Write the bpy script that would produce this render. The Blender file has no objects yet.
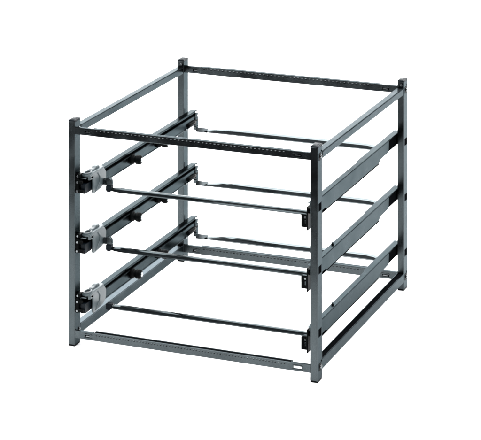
import bpy, bmesh, math, random
from mathutils import Vector, Matrix
random.seed(4)
scene = bpy.context.scene
C = scene.collection
S = 0.001                       # all sizes below are millimetres

# ------------------------------------------------------------------ materials
def mat(name, base, metallic=0.0, rough=0.4, noise=0.0, bump=0.0, scale=900.0, spec=0.5, rvar=0.08, edge=None, ior=1.5):
    m = bpy.data.materials.new(name); m.use_nodes = True
    nt = m.node_tree; n = nt.nodes; L = nt.links
    b = n['Principled BSDF']
    b.inputs['Metallic'].default_value = metallic
    b.inputs['Roughness'].default_value = rough
    b.inputs['Specular IOR Level'].default_value = spec
    b.inputs['IOR'].default_value = ior
    if edge: b.inputs['Specular Tint'].default_value = (*edge, 1)
    tc = n.new('ShaderNodeTexCoord')
    nz = n.new('ShaderNodeTexNoise'); nz.inputs['Scale'].default_value = scale; nz.inputs['Detail'].default_value = 4
    L.new(tc.outputs['Object'], nz.inputs['Vector'])
    nb = n.new('ShaderNodeTexNoise'); nb.inputs['Scale'].default_value = 22; nb.inputs['Detail'].default_value = 5
    L.new(tc.outputs['Object'], nb.inputs['Vector'])
    ad = n.new('ShaderNodeMath'); ad.operation = 'ADD'
    L.new(nz.outputs['Fac'], ad.inputs[0]); L.new(nb.outputs['Fac'], ad.inputs[1])
    mr = n.new('ShaderNodeMapRange')
    mr.inputs['From Min'].default_value = 0.7; mr.inputs['From Max'].default_value = 1.3
    mr.inputs['To Min'].default_value = 1 - noise; mr.inputs['To Max'].default_value = 1 + noise
    L.new(ad.outputs[0], mr.inputs['Value'])
    mx = n.new('ShaderNodeVectorMath'); mx.operation = 'SCALE'
    mx.inputs[0].default_value = base
    L.new(mr.outputs[0], mx.inputs['Scale'])
    L.new(mx.outputs[0], b.inputs['Base Color'])
    rr = n.new('ShaderNodeMapRange')
    rr.inputs['From Min'].default_value = 0.3; rr.inputs['From Max'].default_value = 0.7
    rr.inputs['To Min'].default_value = max(0.02, rough - rvar); rr.inputs['To Max'].default_value = rough + rvar
    L.new(nb.outputs['Fac'], rr.inputs['Value']); L.new(rr.outputs[0], b.inputs['Roughness'])
    if bump:
        bp = n.new('ShaderNodeBump'); bp.inputs['Strength'].default_value = bump; bp.inputs['Distance'].default_value = 0.0004
        L.new(nz.outputs['Fac'], bp.inputs['Height']); L.new(bp.outputs[0], b.inputs['Normal'])
    return m

M = dict(
    steel=mat('zinc_steel', (0.040, 0.0475, 0.0505), 1.0, 0.24, 0.30, 0.34, 700, rvar=.10, edge=(.48,.50,.51)),
    slide=mat('slide_steel', (0.042, 0.050, 0.0535), 1.0, 0.22, 0.28, 0.26, 700, rvar=.10, edge=(.45,.466,.472)),
    bar=mat('polished_steel', (0.115, 0.13, 0.135), 1.0, 0.10, 0.08, 0.05, 500, rvar=0.04),
    black=mat('black_plastic', (0.0025, 0.003, 0.0032), 0.0, 0.32, 0.2, 0.15, 600, spec=0.5, ior=1.07),
    flat_black=mat('matt_black', (0.0022, 0.0026, 0.003), 0.0, 0.7, 0.3, 0.2, 600, spec=0.0, ior=1.02),  # flat black: painted shade of slots and channels, also some dark parts
    tongue=mat('pressed_bar_end', (0.075, 0.085, 0.09), 1.0, 0.34, 0.15, 0.1, 400),
    cap=mat('dark_cap_plastic', (0.004, 0.0065, 0.009), 0.0, 0.38, 0.3, 0.2, 500, spec=0.5, ior=1.15),
    clip=mat('grey_plastic', (0.050, 0.066, 0.072), 0.0, 0.36, 0.14, 0.15, 350, spec=0.3),
    zinc=mat('bright_zinc', (0.13, 0.14, 0.145), 1.0, 0.22, 0.1, 0.1, 500),
    zinc_d=mat('pale_zinc', (0.065, 0.076, 0.082), 1.0, 0.3, 0.25, 0.1, 500, edge=(.55,.58,.6)),  # lighter metal than the rail steel, for the lower left lip
    burr=mat('glint_burr', (0.040, 0.045, 0.047), 1.0, 0.3, 0.7, 0.1, 120),  # separate patchy metal that puts the glints on the teeth
    glint=mat('glint_zinc', (0.30, 0.32, 0.33), 1.0, 0.3, 0.1, 0.1, 500),  # bright metal for the knob glints
    sheet=mat('white_paper', (0.94, 0.94, 0.94), 0.0, 0.9, 0.002, 0.0, 60, spec=0.0),
    dark=mat('dark_studio_floor', (0.050, 0.048, 0.050), 0.0, 0.7, 0.2, 0.0, 20, spec=0.1),
)

# ------------------------------------------------------------------ mesh helpers
class MB:
    def __init__(self): self.v = []; self.f = []; self.sm = []
    def add(self, vs, fs, smooth=False):
        o = len(self.v); self.v += [tuple(v) for v in vs]
        for f in fs: self.f.append([i + o for i in f]); self.sm.append(smooth)
        return self
    def box(self, x0, x1, y0, y1, z0, z1, c=0.0):
        if c <= 0:
            vs = [(x, y, z) for x in (x0, x1) for y in (y0, y1) for z in (z0, z1)]
            return self.add(vs, [(0,1,3,2),(4,6,7,5),(0,4,5,1),(2,3,7,6),(0,2,6,4),(1,5,7,3)])
        bm = bmesh.new()
        bmesh.ops.create_cube(bm, size=1)
        for v in bm.verts:
            v.co = Vector(((x0+x1)/2 + v.co.x*(x1-x0), (y0+y1)/2 + v.co.y*(y1-y0), (z0+z1)/2 + v.co.z*(z1-z0)))
        bmesh.ops.bevel(bm, geom=list(bm.edges), offset=c, segments=2 if c > .8 else 1, profile=0.5, affect='EDGES', clamp_overlap=True)
        self.bm(bm, False); return self
    def bm(self, bm, smooth):
        bm.verts.index_update()
        self.add([v.co[:] for v in bm.verts], [[v.index for v in f.verts] for f in bm.faces], smooth); bm.free()
    def prism(self, pts, axis, a, b, c=0.0, smooth=False):
        """polygon pts in the plane across `axis`, extruded from a to b"""
        bm = bmesh.new()
        def P(p, t):
            return {'x': (t, p[0], p[1]), 'y': (p[0], t, p[1]), 'z': (p[0], p[1], t)}[axis]
        va = [bm.verts.new(P(p, a)) for p in pts]; vb = [bm.verts.new(P(p, b)) for p in pts]
        bm.faces.new(va); bm.faces.new(vb[::-1])
        n = len(pts)
        for i in range(n): bm.faces.new((va[i], vb[i], vb[(i+1) % n], va[(i+1) % n]))
        bmesh.ops.recalc_face_normals(bm, faces=bm.faces)
        if c: bmesh.ops.bevel(bm, geom=list(bm.edges), offset=c, segments=2, profile=0.5, affect='EDGES', clamp_overlap=True)
        self.bm(bm, smooth); return self
    def loft(self, rings, smooth=True):
        n = len(rings[0]); vs = [p for r in rings for p in r]; fs = []
        for i in range(len(rings)-1):
            for j in range(n):
                a = i*n + j; b = i*n + (j+1) % n
                fs.append((a, b, b+n, a+n))
        self.add(vs, fs, smooth)
        o = len(self.v) - len(vs)
        self.f.append([o + j for j in range(n)][::-1]); self.sm.append(False)
        self.f.append([o + len(vs) - n + j for j in range(n)]); self.sm.append(False)
        return self
    def cyl(self, axis, c, r, a, b, n=28, prof=None):
        """turned shape along axis; prof = list of (t, radius)"""
        prof = prof or [(a, r*.86), (a + .12*(b-a), r), (b - .12*(b-a), r), (b, r*.86)]
        rings = []
        for t, rr in prof:
            ring = []
            for k in range(n):
                u = 2*math.pi*k/n; p, q = c[0] + rr*math.cos(u), c[1] + rr*math.sin(u)
                ring.append({'x': (t, p, q), 'y': (p, t, q), 'z': (p, q, t)}[axis])
            rings.append(ring)
        return self.loft(rings)
    def build(self, name, material, parent=None, off=(0, 0, 0), label=None):
        me = bpy.data.meshes.new(name)
        me.from_pydata([((x-off[0])*S, (y-off[1])*S, (z-off[2])*S) for x, y, z in self.v], [], self.f)
        bm = bmesh.new(); bm.from_mesh(me); bmesh.ops.recalc_face_normals(bm, faces=bm.faces); bm.to_mesh(me); bm.free()
        me.materials.append(material)
        for p, s in zip(me.polygons, self.sm): p.use_smooth = s
        o = bpy.data.objects.new(name, me); C.objects.link(o)
        o.location = tuple(c*S for c in off)
        if parent is not None: o.parent = parent
        if label: o['label'] = label
        return o

def copy_part(o, parent, d=(0, 0, 0)):
    c = o.copy(); C.objects.link(c); c.parent = parent
    c.location = o.location + Vector(d)*S
    for ch in list(o.children):
        g = ch.copy(); C.objects.link(g); g.parent = c
    return c

W, D, H = 512.0, 550.0, 450.0
PX, PY = 14.8, 25.6            # post section
LV = [303.5, 184.5, 66.0]      # underside of each pair of slides

rack = bpy.data.objects.new('metal_rack', None); C.objects.link(rack)
rack['label'] = 'open dark zinc steel rack frame with three pairs of drawer slides on plain white'
rack['category'] = 'rack'

# ------------------------------------------------------------------ corner posts
def post(x, y, slots):
    m = MB()
    z0, z1 = 3.0, H - 3.0
    m.box(x, x+PX-2.2, y, y+PY, z0, z1, 0.7)                 # body behind the right-hand skin
    ys = [y+0.7, y+4, y+21.5, y+PY-0.7]
    zz = [z0+0.7]
    for a, b in slots: zz += [a, b]
    zz.append(z1-0.7)
    xs = x+PX
    for i in range(len(zz)-1):
        for j in range(3):
            if i % 2 == 1 and j == 1:
                m.add([(xs, ys[j], zz[i]), (xs, ys[j+1], zz[i]), (xs, ys[j+1], zz[i+1]), (xs, ys[j], zz[i+1]),
                       (xs-2.6, ys[j], zz[i]), (xs-2.6, ys[j+1], zz[i]), (xs-2.6, ys[j+1], zz[i+1]), (xs-2.6, ys[j], zz[i+1])],
                      [(0,1,5,4), (1,2,6,5), (2,3,7,6), (3,0,4,7)])
            else:
                m.add([(xs, ys[j], zz[i]), (xs, ys[j+1], zz[i]), (xs, ys[j+1], zz[i+1]), (xs, ys[j], zz[i+1])], [(0,1,2,3)])
    # rounded rim of the skin
    xb = xs-2.2-0.6; a0, a1 = ys[0], ys[3]; c0, c1 = zz[0], zz[-1]
    o = [(xb, a0-.7, c0-.7), (xb, a1+.7, c0-.7), (xb, a1+.7, c1+.7), (xb, a0-.7, c1+.7)]
    k = [(xs-.5, a0-.7, c0-.7), (xs-.5, a1+.7, c0-.7), (xs-.5, a1+.7, c1+.7), (xs-.5, a0-.7, c1+.7)]
    q = [(xs, a0, c0), (xs, a1, c0), (xs, a1, c1), (xs, a0, c1)]
    o = [(a, b + (.02 if b > y+5 else -.02), c + (.02 if c > 200 else -.02)) for a, b, c in o]
    k = [(a, b + (.02 if b > y+5 else -.02), c + (.02 if c > 200 else -.02)) for a, b, c in k]
    for r1, r2 in ((o, k), (k, q)):
        for i in range(4):
            j = (i+1) % 4; m.add([r1[i], r1[j], r2[j], r2[i]], [(0,1,2,3)])
    me = m.build('corner_post', M['steel'], rack)
    c = MB()
    c.box(x-.2, x+PX+.2, y-.2, y+PY+.2, z1-.1, H, 0.9)
    c.box(x+2.4, x+PX-2.4, y+3, y+PY-3, H-1, H+.7, .4)
    c.box(x+4.4, x+PX-4.4, y+7, y+PY-7, H, H+1.1, .3)
    c.build('end_cap', M['cap'], me)
    MB().box(x+.3, x+PX-.3, y+.3, y+PY-.3, 0, z0+.1, .6).build('foot_cap', M['black'], me)
    for a, b in slots:
        MB().box(xs-2.5, xs-.5, y+4.3, y+21.2, a+.3, b-.3, .3).build('slot_shade', M['flat_black'], me)  # black block painted in for the dark inside the slot
    return me

SB = [(85, 100.5), (205, 220), (324, 339.5)]
SC = [(72, 87), (190, 205), (309, 324)]
posts = {}
posts['A'] = post(0, 0, [])
posts['B'] = post(W, 0, SB)
posts['C'] = post(W, D, SC)
posts['D'] = post(0, D, [])

def bolt(parent, axis, c, a, s=1, r=3.6):
    """pan-head bolt standing out along axis from a"""
    m = MB(); m.cyl(axis, c, r, a, a+s*2.6, 20, [(a, r), (a+s*1.3, r), (a+s*2.3, r*.72), (a+s*2.7, r*.3)])
    b = m.build('bolt', M['zinc'], parent)
    return b
def sq(parent, x, y0, y1, z0, z1, t=.7):
    return MB().box(x-.5, x+t, y0, y1, z0, z1, .3).build('hole_patch', M['black'], parent)  # black patch in place of a dark square hole
for key in ('B', 'C'):
    y0 = 0 if key == 'B' else D
    for z in (427.5, 27.0):
        sq(posts[key], W+PX, y0+7, y0+19, z-7, z+7)
        bolt(posts[key], 'x', (y0+14.5, z), W+PX+.6)
        MB().box(W+PX-.6, W+PX+.45, y0+18.8, y0+23.5, z+7.5, z+10.5, .2).build('slot_shade', M['flat_black'], posts[key])  # small black patch drawn as a dark slot
for key in ('A', 'D'):
    y0 = 0 if key == 'A' else D
    for z in (427.5, 27.0):
        if key == 'A': bolt(posts[key], 'x', (y0+19.5, z+3), PX+.2, r=3.0)
# bolts on the front faces of the rear posts, beside the side rails
for x in (6.5, W+6.5):
    for z in (436.5,):
        bolt(posts['D'] if x < 100 else posts['C'], 'y', (x+2, z+2.5), D+.2, s=-1, r=2.6)

# ------------------------------------------------------------------ cross rails (left to right)
def cross_rail(y, z0, z1, pitch, tooth, depth=8.0, open_top=False, holes=(0, 0)):
    x0, x1 = PX, W
    fx0, fx1 = 54.0, 471.0
    m = MB()
    if open_top:
        m.box(fx0, fx1, y+.2, y+2.2, z0, z1, .6)
        m.box(fx0, fx1, y+depth-2, y+depth, z0, z1-1, .5)
        m.box(fx0+.2, fx1-.2, y+2.1, y+depth-1.9, z0+.3, z0+2.3)
    else:
        m.box(fx0, fx1, y+.2, y+depth, z0, z1, 1.0)
    if not open_top: m.box(fx0+.3, fx1-.3, y+depth-3, y+depth+.3, z1-.6, z1+.4, .3)      # rolled rear lip of the top
    for a, b, h0, h1 in ((x0+.1, fx0+.4, 36.5, 50.5), (fx1-.4, x1-.1, 476.5, 493.5)):
        # pressed flat end with a slot through it
        zz0, zz1 = z0+.6, z1-.4; s0, s1 = z0+5.0, z0+9.6
        yb = y+3.0
        bm = bmesh.new()
        xs = [a, h0, h1, b]; zs = [zz0, s0, s1, zz1]
        for yy in (y+.5, yb):
            g = [[bm.verts.new((X, yy, Z)) for Z in zs] for X in xs]
            for i in range(3):
                for j in range(3):
                    if i == 1 and j == 1: continue
                    bm.faces.new((g[i][j], g[i+1][j], g[i+1][j+1], g[i][j+1]))
            if yy < yb: g0 = g
            else: g1 = g
        def strip(path):
            for k in range(len(path)-1):
                (i, j), (p, q) = path[k], path[k+1]
                bm.faces.new((g0[i][j], g0[p][q], g1[p][q], g1[i][j]))
        strip([(i, 0) for i in range(4)] + [(3, j) for j in range(1, 4)] + [(i, 3) for i in (2, 1, 0)] + [(0, j) for j in (2, 1, 0)])
        strip([(1, 1), (2, 1), (2, 2), (1, 2), (1, 1)])
        bmesh.ops.recalc_face_normals(bm, faces=bm.faces)
        m.bm(bm, False)
        m.box(a+.2, b-.2, y+2.9, y+min(depth-1, 7.5), z1-2.6, z1-.6, .3)
        # pressed rim over the slot and swaged shoulder
        m.prism([(h0-2, s1+.6), (h1+2, s1+.6), (h1-.5, s1+2.6), (h0+.5, s1+2.6)], 'y', y-.5, y+.7, .2)
        m.prism([(h0-3, s0-1.8), (h1+3, s0-1.8), (h1+1, s0-.5), (h0-1, s0-.5)], 'y', y-.3, y+.7, .2)
        sgn = 1 if a < 100 else -1
        xe = fx0 if sgn > 0 else fx1
        m.prism([(xe, y+.6), (xe-sgn*7, y+.6), (xe-sgn*3, y+5), (xe, y+7.6)], 'z', z0+.8, z1-.8, .3)
    # row of lanced teeth along the upper edge of the front face
    n = int((fx1-fx0-8)/pitch)
    zt = z1-3.2
    tm = MB()
    for k in range(n):
        cx = fx0+5+(k+.5)*pitch + random.uniform(-.25, .25); h = tooth/2*random.uniform(.62, .95)
        tm.add([(cx-h, y+.3, zt+.5), (cx+h, y+.3, zt+.5), (cx+h*.9, y-1.3, zt-.6), (cx-h*.9, y-1.3, zt-.6),
               (cx-h, y+.3, zt-1.1), (cx+h, y+.3, zt-1.1)],
              [(0,1,2,3), (3,2,5,4), (0,3,4), (1,5,2)])
    r = m.build('cross_rail', M['steel'], rack)
    if open_top: MB().box(fx0+.5, fx1-.5, y+2.3, y+depth-2.1, z0+2.4, z1-2.0, .4).build('channel_shade', M['flat_black'], r)  # black filler standing in for the shaded inside of the channel
    for q, (h0, h1) in enumerate(((36.5, 50.5), (476.5, 493.5))):
        if not holes[q]:
            MB().box(h0-3, h1+3, y+3.1, y+4.6, z0+3, z1-3.5, .3).build('dark_backing', M['flat_black'], r)  # dark plate added so the slot looks black inside
            MB().prism([(h0+1, z0+5.6), (h1-4, z0+5.4), (h1-2, z0+7.4), (h0+4, z0+8.6)], 'y', y+1.2, y+3.2, .5).build('slot_glint', M['zinc'], r)  # bright sliver shaped as the glint in the slot
    tm.build('tooth_row', M['burr'], r)
    d = MB()
    for k in range(n):
        cx = fx0+5+(k+.5)*pitch
        d.box(cx-tooth*.5, cx+tooth*.5, y-.05, y+.25, zt-2.3, zt-1.0)
    d.build('slot_patches', M['flat_black'], r)  # flat dark patches below the teeth, standing in for slots
    return r
cross_rail(0, 421.5, 436.5, 8.4, 4.6)
cross_rail(D, 421.5, 437.5, 8.9, 4.6)
cross_rail(0, 17.0, 32.8, 6.3, 2.6, 15.5, True, (0, 1))
cross_rail(D, 21.0, 38.5, 8.0, 4.2, 12)

# ------------------------------------------------------------------ side rails (front to back)
def side_rail_top(x):
    y0, y1 = PY+.2, D-.2
    z0, z1 = 419.5, 434.5
    m = MB()
    m.box(x+.3, x+PX-.3, y0+5, y1-2, z0, z1, 1.3)
    # rolled seam along the upper outer edge
    for xx in ((x+PX-.9, x+PX+.5),):
        m.box(xx[0], xx[1], y0+7, y1-4, z1-3.2, z1-1.2, .35)
    for a, b in ((y0, y0+6), (y1-3, y1)):
        m.box(x+1.5, x+PX-1.5, a, b, z0+1.2, z1-2.2, .5)
    return m.build('side_rail', M['steel'], rack)
def side_rail_bottom(x):
    y0, y1 = PY+.2, D-.2
    z0, z1 = 18.5, 37.5
    m = MB()
    m.box(x+PX-2.2, x+PX, y0, y1, z0, z1, .5)
    m.box(x, x+2.2, y0, y1, z0, z1, .5)
    m.box(x+2.1, x+PX-2.1, y0+.2, y1-.2, z0+.2, z0+2.2)
    r = m.build('side_rail', M['steel'], rack)
    if x > 100: MB().box(x+2.25, x+PX-2.25, y0+1, y1-1, z0+2.3, z1-1.6, .4).build('channel_shade', M['flat_black'], r)  # right rail: black bar imitates the dark open channel
    else: MB().box(x+1.0, x+PX+.8, y0+1, y1-14, z1-1.4, z1+1.4, .6).build('top_lip', M['zinc_d'], r)
    return r
side_rail_top(0); side_rail_top(W)
side_rail_bottom(0); side_rail_bottom(W)

# ------------------------------------------------------------------ left slides (inner side seen)
def left_slide(zb):
    zt = zb+31
    y0, y1 = 8, 574
    m = MB()
    m.box(22, 24, y0, y1, zb+2, zt-1.5, .4)                   # web
    m.box(22, 36, y0, y1, zt-2.2, zt, .7)                     # top flange
    m.box(34.2, 36, y0+30, y1-6, zt-4.2, zt-1.6, .5)          # turned-down lip
    m.prism([(30, y1-.5), (36.5, y1-.5), (37.5, y1+10), (33, y1+6)], 'z', zt-1.8, zt-.3, .3)   # bent ear at the rear end
    r = m.build('slide_rail', M['slide'], rack)
    MB().box(24.1, 32.6, y0+20, y1-4, zb+21, zt-2.3, .4).build('groove_shade', M['flat_black'], r)  # black strip for the shadow in the groove under the flange
    i = MB()
    i.box(25, 36, 38, y1-8, zb, zb+21.5, 1.1)
    i.box(35.6, 37.0, 60, y1-30, zb+.6, zb+3.4, .6)           # rolled bottom bead
    i.box(35.6, 36.5, 60, y1-60, zb+18.4, zb+20.6, .4)
    i.build('slide_member', M['slide'], r)
    # rear stop with bracket
    s = MB()
    s.box(31, 39, y1-9, y1+3, zb-3, zb+9, .8); s.box(33, 40, y1-12, y1+1, zb-10.5, zb-2.4, .8)
    s.box(33, 38.2, y1-10, y1+4, zb+10.5, zb+16.5, .8)
    s.prism([(y1-12, zb+17.5), (y1+3, zb+17.5), (y1+5, zb+25), (y1-6, zb+26)], 'x', 32, 37.5, .5)
    s.build('rear_stop', M['slide'], r)
    p = MB()
    p.cyl('y', (37, zb+8.5), 4.6, y1-52, y1-14, 20)
    p.box(15, 25, D-6, D+22, zb+3, zb+22, .8)
    p.box(33, 38.6, y1-8, y1+2, zb+8, zb+11.5, .3)
    p.build('rear_bracket', M['black'], r)
    MB().cyl('x', (D-38, zb+2.0), 2.3, 36.5, 39, 16).build('bolt', M['zinc'], r)
    # knobs
    for yk in (224, 360):
        k = MB()
        z = zb+13.2
        k.cyl('x', (yk, z), 8, 36, 56, 32, [(36, 10.2), (41.2, 10.2), (42.2, 9.0), (43.2, 7.4), (46.5, 7.4), (47.5, 8.6), (48.9, 9.6), (56.0, 9.6), (58.4, 8.2), (59.2, 6.0)])
        ko = k.build('knob', M['black'], r)
        MB().cyl('x', (yk, z), 4.6, 58.8, 60.8, 20).build('knob_glint', M['glint'], r)  # bright disc standing in for a highlight on the knob face
    # front mounting bracket between post and slide
    b = MB()
    b.box(15, 21.9, 2, 30, zb+1, zb+30, .8)
    b.box(15.2, 33, 1, 6.8, zb+2.5, zb+8.5, .8)
    b.box(15.2, 30, 2, 7, zb+20, zb+26, .8)
    b.box(15.2, 24, 4, 22, zb+31, zb+38, 1.4)
    bo = b.build('front_bracket', M['black'], r)
    for yy, zz, xx in ((4, zb+34.5, 19), (1, zb+5.5, 19), (2, zb+23, 19)):
        MB().cyl('y', (xx, zz), 2.2, yy-1.6, yy+1, 14).build('bolt', M['zinc'], r)
    MB().box(24.2, 34.5, 7, 37.5, zb-.5, zb+19, .9).build('end_block', M['cap'], r)
    # grey latch clip saddled over the front of the slide
    c = MB()
    cheek = [(29, zb-2), (31.5, zb+12), (30, zb+24), (20, zb+28), (17, zb+33), (28, zb+37), (48, zb+37.5), (72, zb+35.5),
             (85, zb+31), (91, zb+23), (91, zb+15), (89, zb+6), (82, zb-.5), (68, zb-3.5), (48, zb-5.5), (33, zb-7)]
    c.prism(cheek, 'x', 37.2, 41.0, 1.5)
    top = [(26, 13), (33, 11), (39, 16), (41, 34), (40.8, 64), (39.6, 82), (33, 87), (25, 82), (20.5, 69), (24, 58), (23, 50), (21, 40), (20, 24), (21.5, 16)]
    c.prism(top, 'z', zb+31.4, zb+36.4, 1.6)
    c.prism([(36.8, 14), (41.0, 18), (41.0, 32), (36.8, 32)], 'z', zb+25, zb+32.4, 1.4)
    c.prism([(36, zb+30.5), (52, zb+31), (77, zb+31), (72, zb+41), (60, zb+42), (53, zb+39), (43, zb+39.5)], 'x', 24, 34.5, 1.8)
    # cast loop on the top
    ring = []
    for k in range(20):
        u = 2*math.pi*k/20
        ring.append((30.5+6.5*math.cos(u), 26+11.5*math.sin(u)))
    rings = []
    for k in range(20):
        u = 2*math.pi*k/20; cx, cy = ring[k]
        nx, ny = math.cos(u), math.sin(u)
        rings.append([(cx+nx*2.2*math.cos(w), cy+ny*2.2*math.cos(w), zb+37.4+2.0*math.sin(w)) for w in [2*math.pi*q/8 for q in range(8)]])
    vs = [p_ for r_ in rings for p_ in r_]; fs = []
    for a in range(20):
        for q in range(8):
            fs.append((a*8+q, a*8+(q+1) % 8, ((a+1) % 20)*8+(q+1) % 8, ((a+1) % 20)*8+q))
    c.add(vs, fs, True)
    # finger ridge on the cheek
    c.prism([(40, zb-3.5), (45, zb-4), (63, zb+9), (65, zb+22), (54, zb+32), (50, zb+31), (59.5, zb+21), (57.5, zb+11)], 'x', 40.3, 42.4, .9)
    co = c.build('latch_clip', M['clip'], r)
    MB().prism([(27, 19), (34, 19), (34, 33), (27, 33)], 'z', zb+36.2, zb+36.9, .2).build('latch_insert', M['cap'], r)
    return r
ls = left_slide(LV[0])
for zb in LV[1:]: copy_part(ls, rack, (0, 0, zb-LV[0]))

# ------------------------------------------------------------------ right slides (outer side seen)
def right_slide(zb, pegs, kink):
    zt = zb+31.5
    m = MB()
    xo = W-.4
    # web with its stepped lower edge
    web = [(PY-6, zb+4), (PY-6, zt-1), (493, zt-1), (490, zb+10), (484, zb+7), (430, zb+6.5), (427, zb+1.2), (96, zb+.6), (88, zb+4)]
    m.prism(web, 'x', xo-2, xo, .4)
    m.box(499, xo-.2, PY-6, 575, zt-2, zt, .8)                # top flange
    m.prism([(497.6, kink+34), (xo-.5, kink-20), (xo-.5, 574), (497.6, 574)], 'z', zt-.4, zt+.9, .3)   # doubled rear flange
    m.box(499, 501, 30, 570, zb+20, zt-1, .4)
    r = m.build('slide_rail', M['slide'], rack)
    i = MB()
    i.box(500, xo-.6, 60, 428, zb-2.6, zb-.3, .5); i.box(500, xo-3, 60, 440, zb-.5, zb+19, .5)
    i.build('slide_member', M['flat_black'], r)
    MB().box(502, xo-3.6, 425, 575, zb+5, zt-2.2, .6).build('rear_bracket', M['flat_black'], r)
    for yp in pegs:
        MB().cyl('z', (503.5, yp), 2.6, zt-.2, zt+4.2, 14).build('peg', M['slide'], r)
    # hanging block that carries the cross bar, and its back plate
    b = MB()
    b.box(466.5, 480, 72, 84, zb-34.5, zb-9.5, 1.0)
    b.box(480.2, 483, 66, 92, zb-38, zb+8, .6)
    b.box(483, 502, 70, 90, zb-6, zb-1.4, .6)
    b.build('hanger_block', M['black'], r)
    d = MB(); d.cyl('y', (475.5, zb-14.5), 2.1, 70.8, 72.4, 14); d.build('bolt', M['zinc'], r)
    d = MB(); d.box(474.6, 477, 71.2, 72.2, zb-27, zb-20, .3); d.build('hook', M['slide'], r)
    return r
right_slide(LV[0], [], 285); right_slide(LV[1], (152,), 335); right_slide(LV[2], (152,), 335)

# ------------------------------------------------------------------ cross bars
def front_bar(zb):
    y, z = 78.0, zb-(7.0 if zb > 100 else 4.6)
    prof = [(-5.2, -1.6), (-4.6, -3.9), (-2.2, -4.9), (2.5, -4.9), (5, -3.4), (5.4, 0), (4.4, 3.0), (1.5, 4.8), (-1.6, 4.8), (-4.2, 3.4), (-5.2, 1.5), (-4.1, -.1)]
    rings = []
    for x, s, dz in ((58, .55, 0), (66, .8, 0), (80, 1, 0), (240, 1, 0), (300, 1, 0), (466, 1, 0), (481, .86, 0)):
        tw = math.radians(14) * (1 - min(1, max(0, (x-80)/220)))
        rings.append([(x, y + (a*math.cos(tw)-b*math.sin(tw)), z + dz + s*(a*math.sin(tw)+b*math.cos(tw))) for a, b in prof])
    # extra sections so the twist is even
    out = []
    for i in range(len(rings)-1):
        for k in range(6):
            t = k/6; out.append([tuple(p[j]*(1-t)+q[j]*t for j in range(3)) for p, q in zip(rings[i], rings[i+1])])
    out.append(rings[-1])
    m = MB(); m.loft(out, False)
    r = m.build('cross_bar', M['bar_f'], rack)
    h = MB()
    pl = [(48.5, zb+1), (60.5, zb+1), (61, zb-8), (58.5, zb-11.5), (54, zb-12.5), (49.5, zb-11.5), (48, zb-8)]
    h.prism(pl, 'y', 72, 83, 1.3)
    h2 = MB(); h2.prism([(47, zb+.6), (46, zb+8), (49, zb+15), (55, zb+16), (60, zb+13), (61.5, zb+5), (60.5, zb+.6)], 'y', 74, 82, 1.2)
    if zb > 100: h2.build('hook_plate', M['steel'], r)
    if zb > 100: MB().box(36, 50, 74, 83, zb+1, zb+12, .8).build('hook_arm', M['slide'], r)
    h.build('bar_hook', M['cap'], r)
    return r
def back_bar(zb):
    y, z = 566.0, zb-6.2
    R = 5.6
    # pressed bar: upright front face with a rolled, polished top; both ends flattened
    full = [(-5.2, -7.4), (-6.8, -7.2), (-6.2, -4.2), (-5.5, -1.2), (-4.7, 1.6), (-4.0, 3.2), (-2.6, 5.0), (-.6, 6.4), (1.8, 6.9), (4.6, 6.0), (6.4, 3.6), (6.9, 0), (6.6, -6.0), (5.6, -7.4)]
    def sect(x, k, lift=0):
        return [(x, y + a*.92, z - .6 + (-6.2 + (b+7.4)*k*.84)) for a, b in full]
    rings = [sect(60, .30), sect(68, .45), sect(82, .64), sect(100, .82), sect(122, .95), sect(145, 1), sect(260, 1), sect(438, 1), sect(454, .86), sect(464, .6), sect(469, .3)]
    m = MB(); m.loft(rings)
    bar = m.build('cross_bar', M['bar'], rack)
    # flattened tongues at both ends, leaning back so they catch the light from above
    tongue = [(-6.6, -7.0), (1.4, 1.0), (2.4, .2), (-5.6, -7.8)]
    for a, b in ((38.5, 67), (464, 479)):
        MB().prism([(y+p, z+q) for p, q in tongue], 'x', a, b, .2).build('flat_end', M['tongue'], bar)
    return bar
M['bar_f'] = mat('brushed_bar_steel', (0.042, 0.050, 0.053), 1.0, 0.12, 0.15, 0.05, 500)
for zb in LV:
    front_bar(zb); back_bar(zb)

# ------------------------------------------------------------------ camera (view camera with a strong drop of the back)
f_px, yaw = 2131.965, math.radians(21.638467)
cam_loc = Vector((1882.579, -3815.472, 1563.506))*S
cam = bpy.data.cameras.new('camera'); co = bpy.data.objects.new('camera', cam); C.objects.link(co)
co.location = cam_loc; co.rotation_euler = (math.pi/2, 0, yaw)
cam.sensor_width = 36; cam.lens = f_px/481*36
cam.shift_y = -(220+440.27)/481
cam.clip_start = .05; cam.clip_end = 100
scene.camera = co

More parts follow.
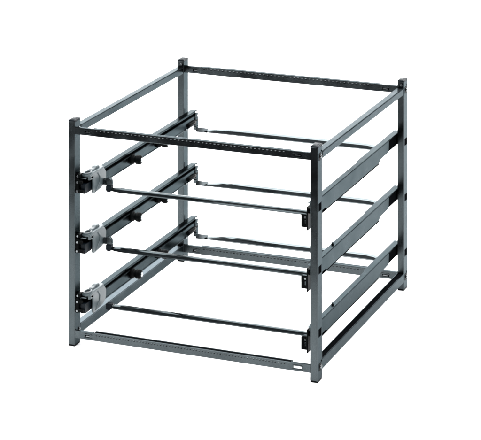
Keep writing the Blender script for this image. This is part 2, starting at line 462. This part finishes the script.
# ------------------------------------------------------------------ setting: white paper sweep lying on a dark studio floor
look = Vector((-math.sin(yaw), math.cos(yaw), 0)); rt = Vector((math.cos(yaw), math.sin(yaw), 0))
base = Vector((256, 275, 0))*S
def sheet(name, prof, halfw, m, thick):
    vs = []; fs = []
    for (d, z) in prof:
        for s in (-1, 1):
            p = base + look*d + rt*s*halfw; vs.append((p.x, p.y, z))
    for (d, z) in reversed(prof):
        for s in (-1, 1):
            p = base + look*(d+(thick if z > .5 else 0)) + rt*s*halfw; vs.append((p.x, p.y, z-thick))
    n = len(prof)*2
    for i in range(n):
        a, b = 2*i, 2*((i+1) % n); fs.append((a, b, b+1, a+1))
    fs.append([2*i for i in range(n)]); fs.append([2*i+1 for i in range(n)][::-1])
    me = bpy.data.meshes.new(name); me.from_pydata(vs, [], fs)
    bm = bmesh.new(); bm.from_mesh(me); bmesh.ops.recalc_face_normals(bm, faces=bm.faces); bm.to_mesh(me); bm.free()
    me.materials.append(m)
    o = bpy.data.objects.new(name, me); C.objects.link(o); o['kind'] = 'structure'; return o
prof = [(-0.78, 0.0), (4.2, 0.0)]
for k in range(1, 13):
    a = math.radians(90*k/12); prof.append((4.2+1.2*math.sin(a), 1.2-1.2*math.cos(a)))
prof.append((5.4, 3.2))
sheet('floor', prof, 4.0, M['sheet'], 0.003)
sheet('studio_ground', [(-9, -0.006), (9, -0.006)], 9, M['dark'], 0.01)

# ------------------------------------------------------------------ light: one large overhead softbox and a dim grey studio
w = bpy.data.worlds.new('World'); scene.world = w; w.use_nodes = True
bg = w.node_tree.nodes['Background']; bg.inputs['Color'].default_value = (0.90, 0.95, 1.0, 1); bg.inputs['Strength'].default_value = 0.36
def area(name, loc, target, sx, sy, power, col=(1, 1, 1)):
    l = bpy.data.lights.new(name, 'AREA'); l.shape = 'RECTANGLE'; l.size = sx; l.size_y = sy; l.energy = power; l.color = col
    o = bpy.data.objects.new(name, l); C.objects.link(o); o.location = loc
    o.rotation_euler = (Vector(target)-Vector(loc)).to_track_quat('-Z', 'Y').to_euler(); return o
p = base + look*1.1
area('softbox_overhead', (p.x, p.y, 3.4), (p.x, p.y, 0), 7.0, 7.0, 1120)

q = base + look*3.6
t = base + look*5.6
area('backdrop_fill', (q.x, q.y, 3.6), (t.x, t.y, 1.7), 6.0, .8, 420)  # added lamp: brightens the backdrop so the upward faces reflect lighter

scene.view_settings.view_transform = 'Standard'; scene.view_settings.look = 'None'
scene.view_settings.exposure = 0; scene.view_settings.gamma = 1
scene.render.engine = 'CYCLES'
scene.cycles.pixel_filter_type = 'BLACKMAN_HARRIS'; scene.cycles.filter_width = 2.0
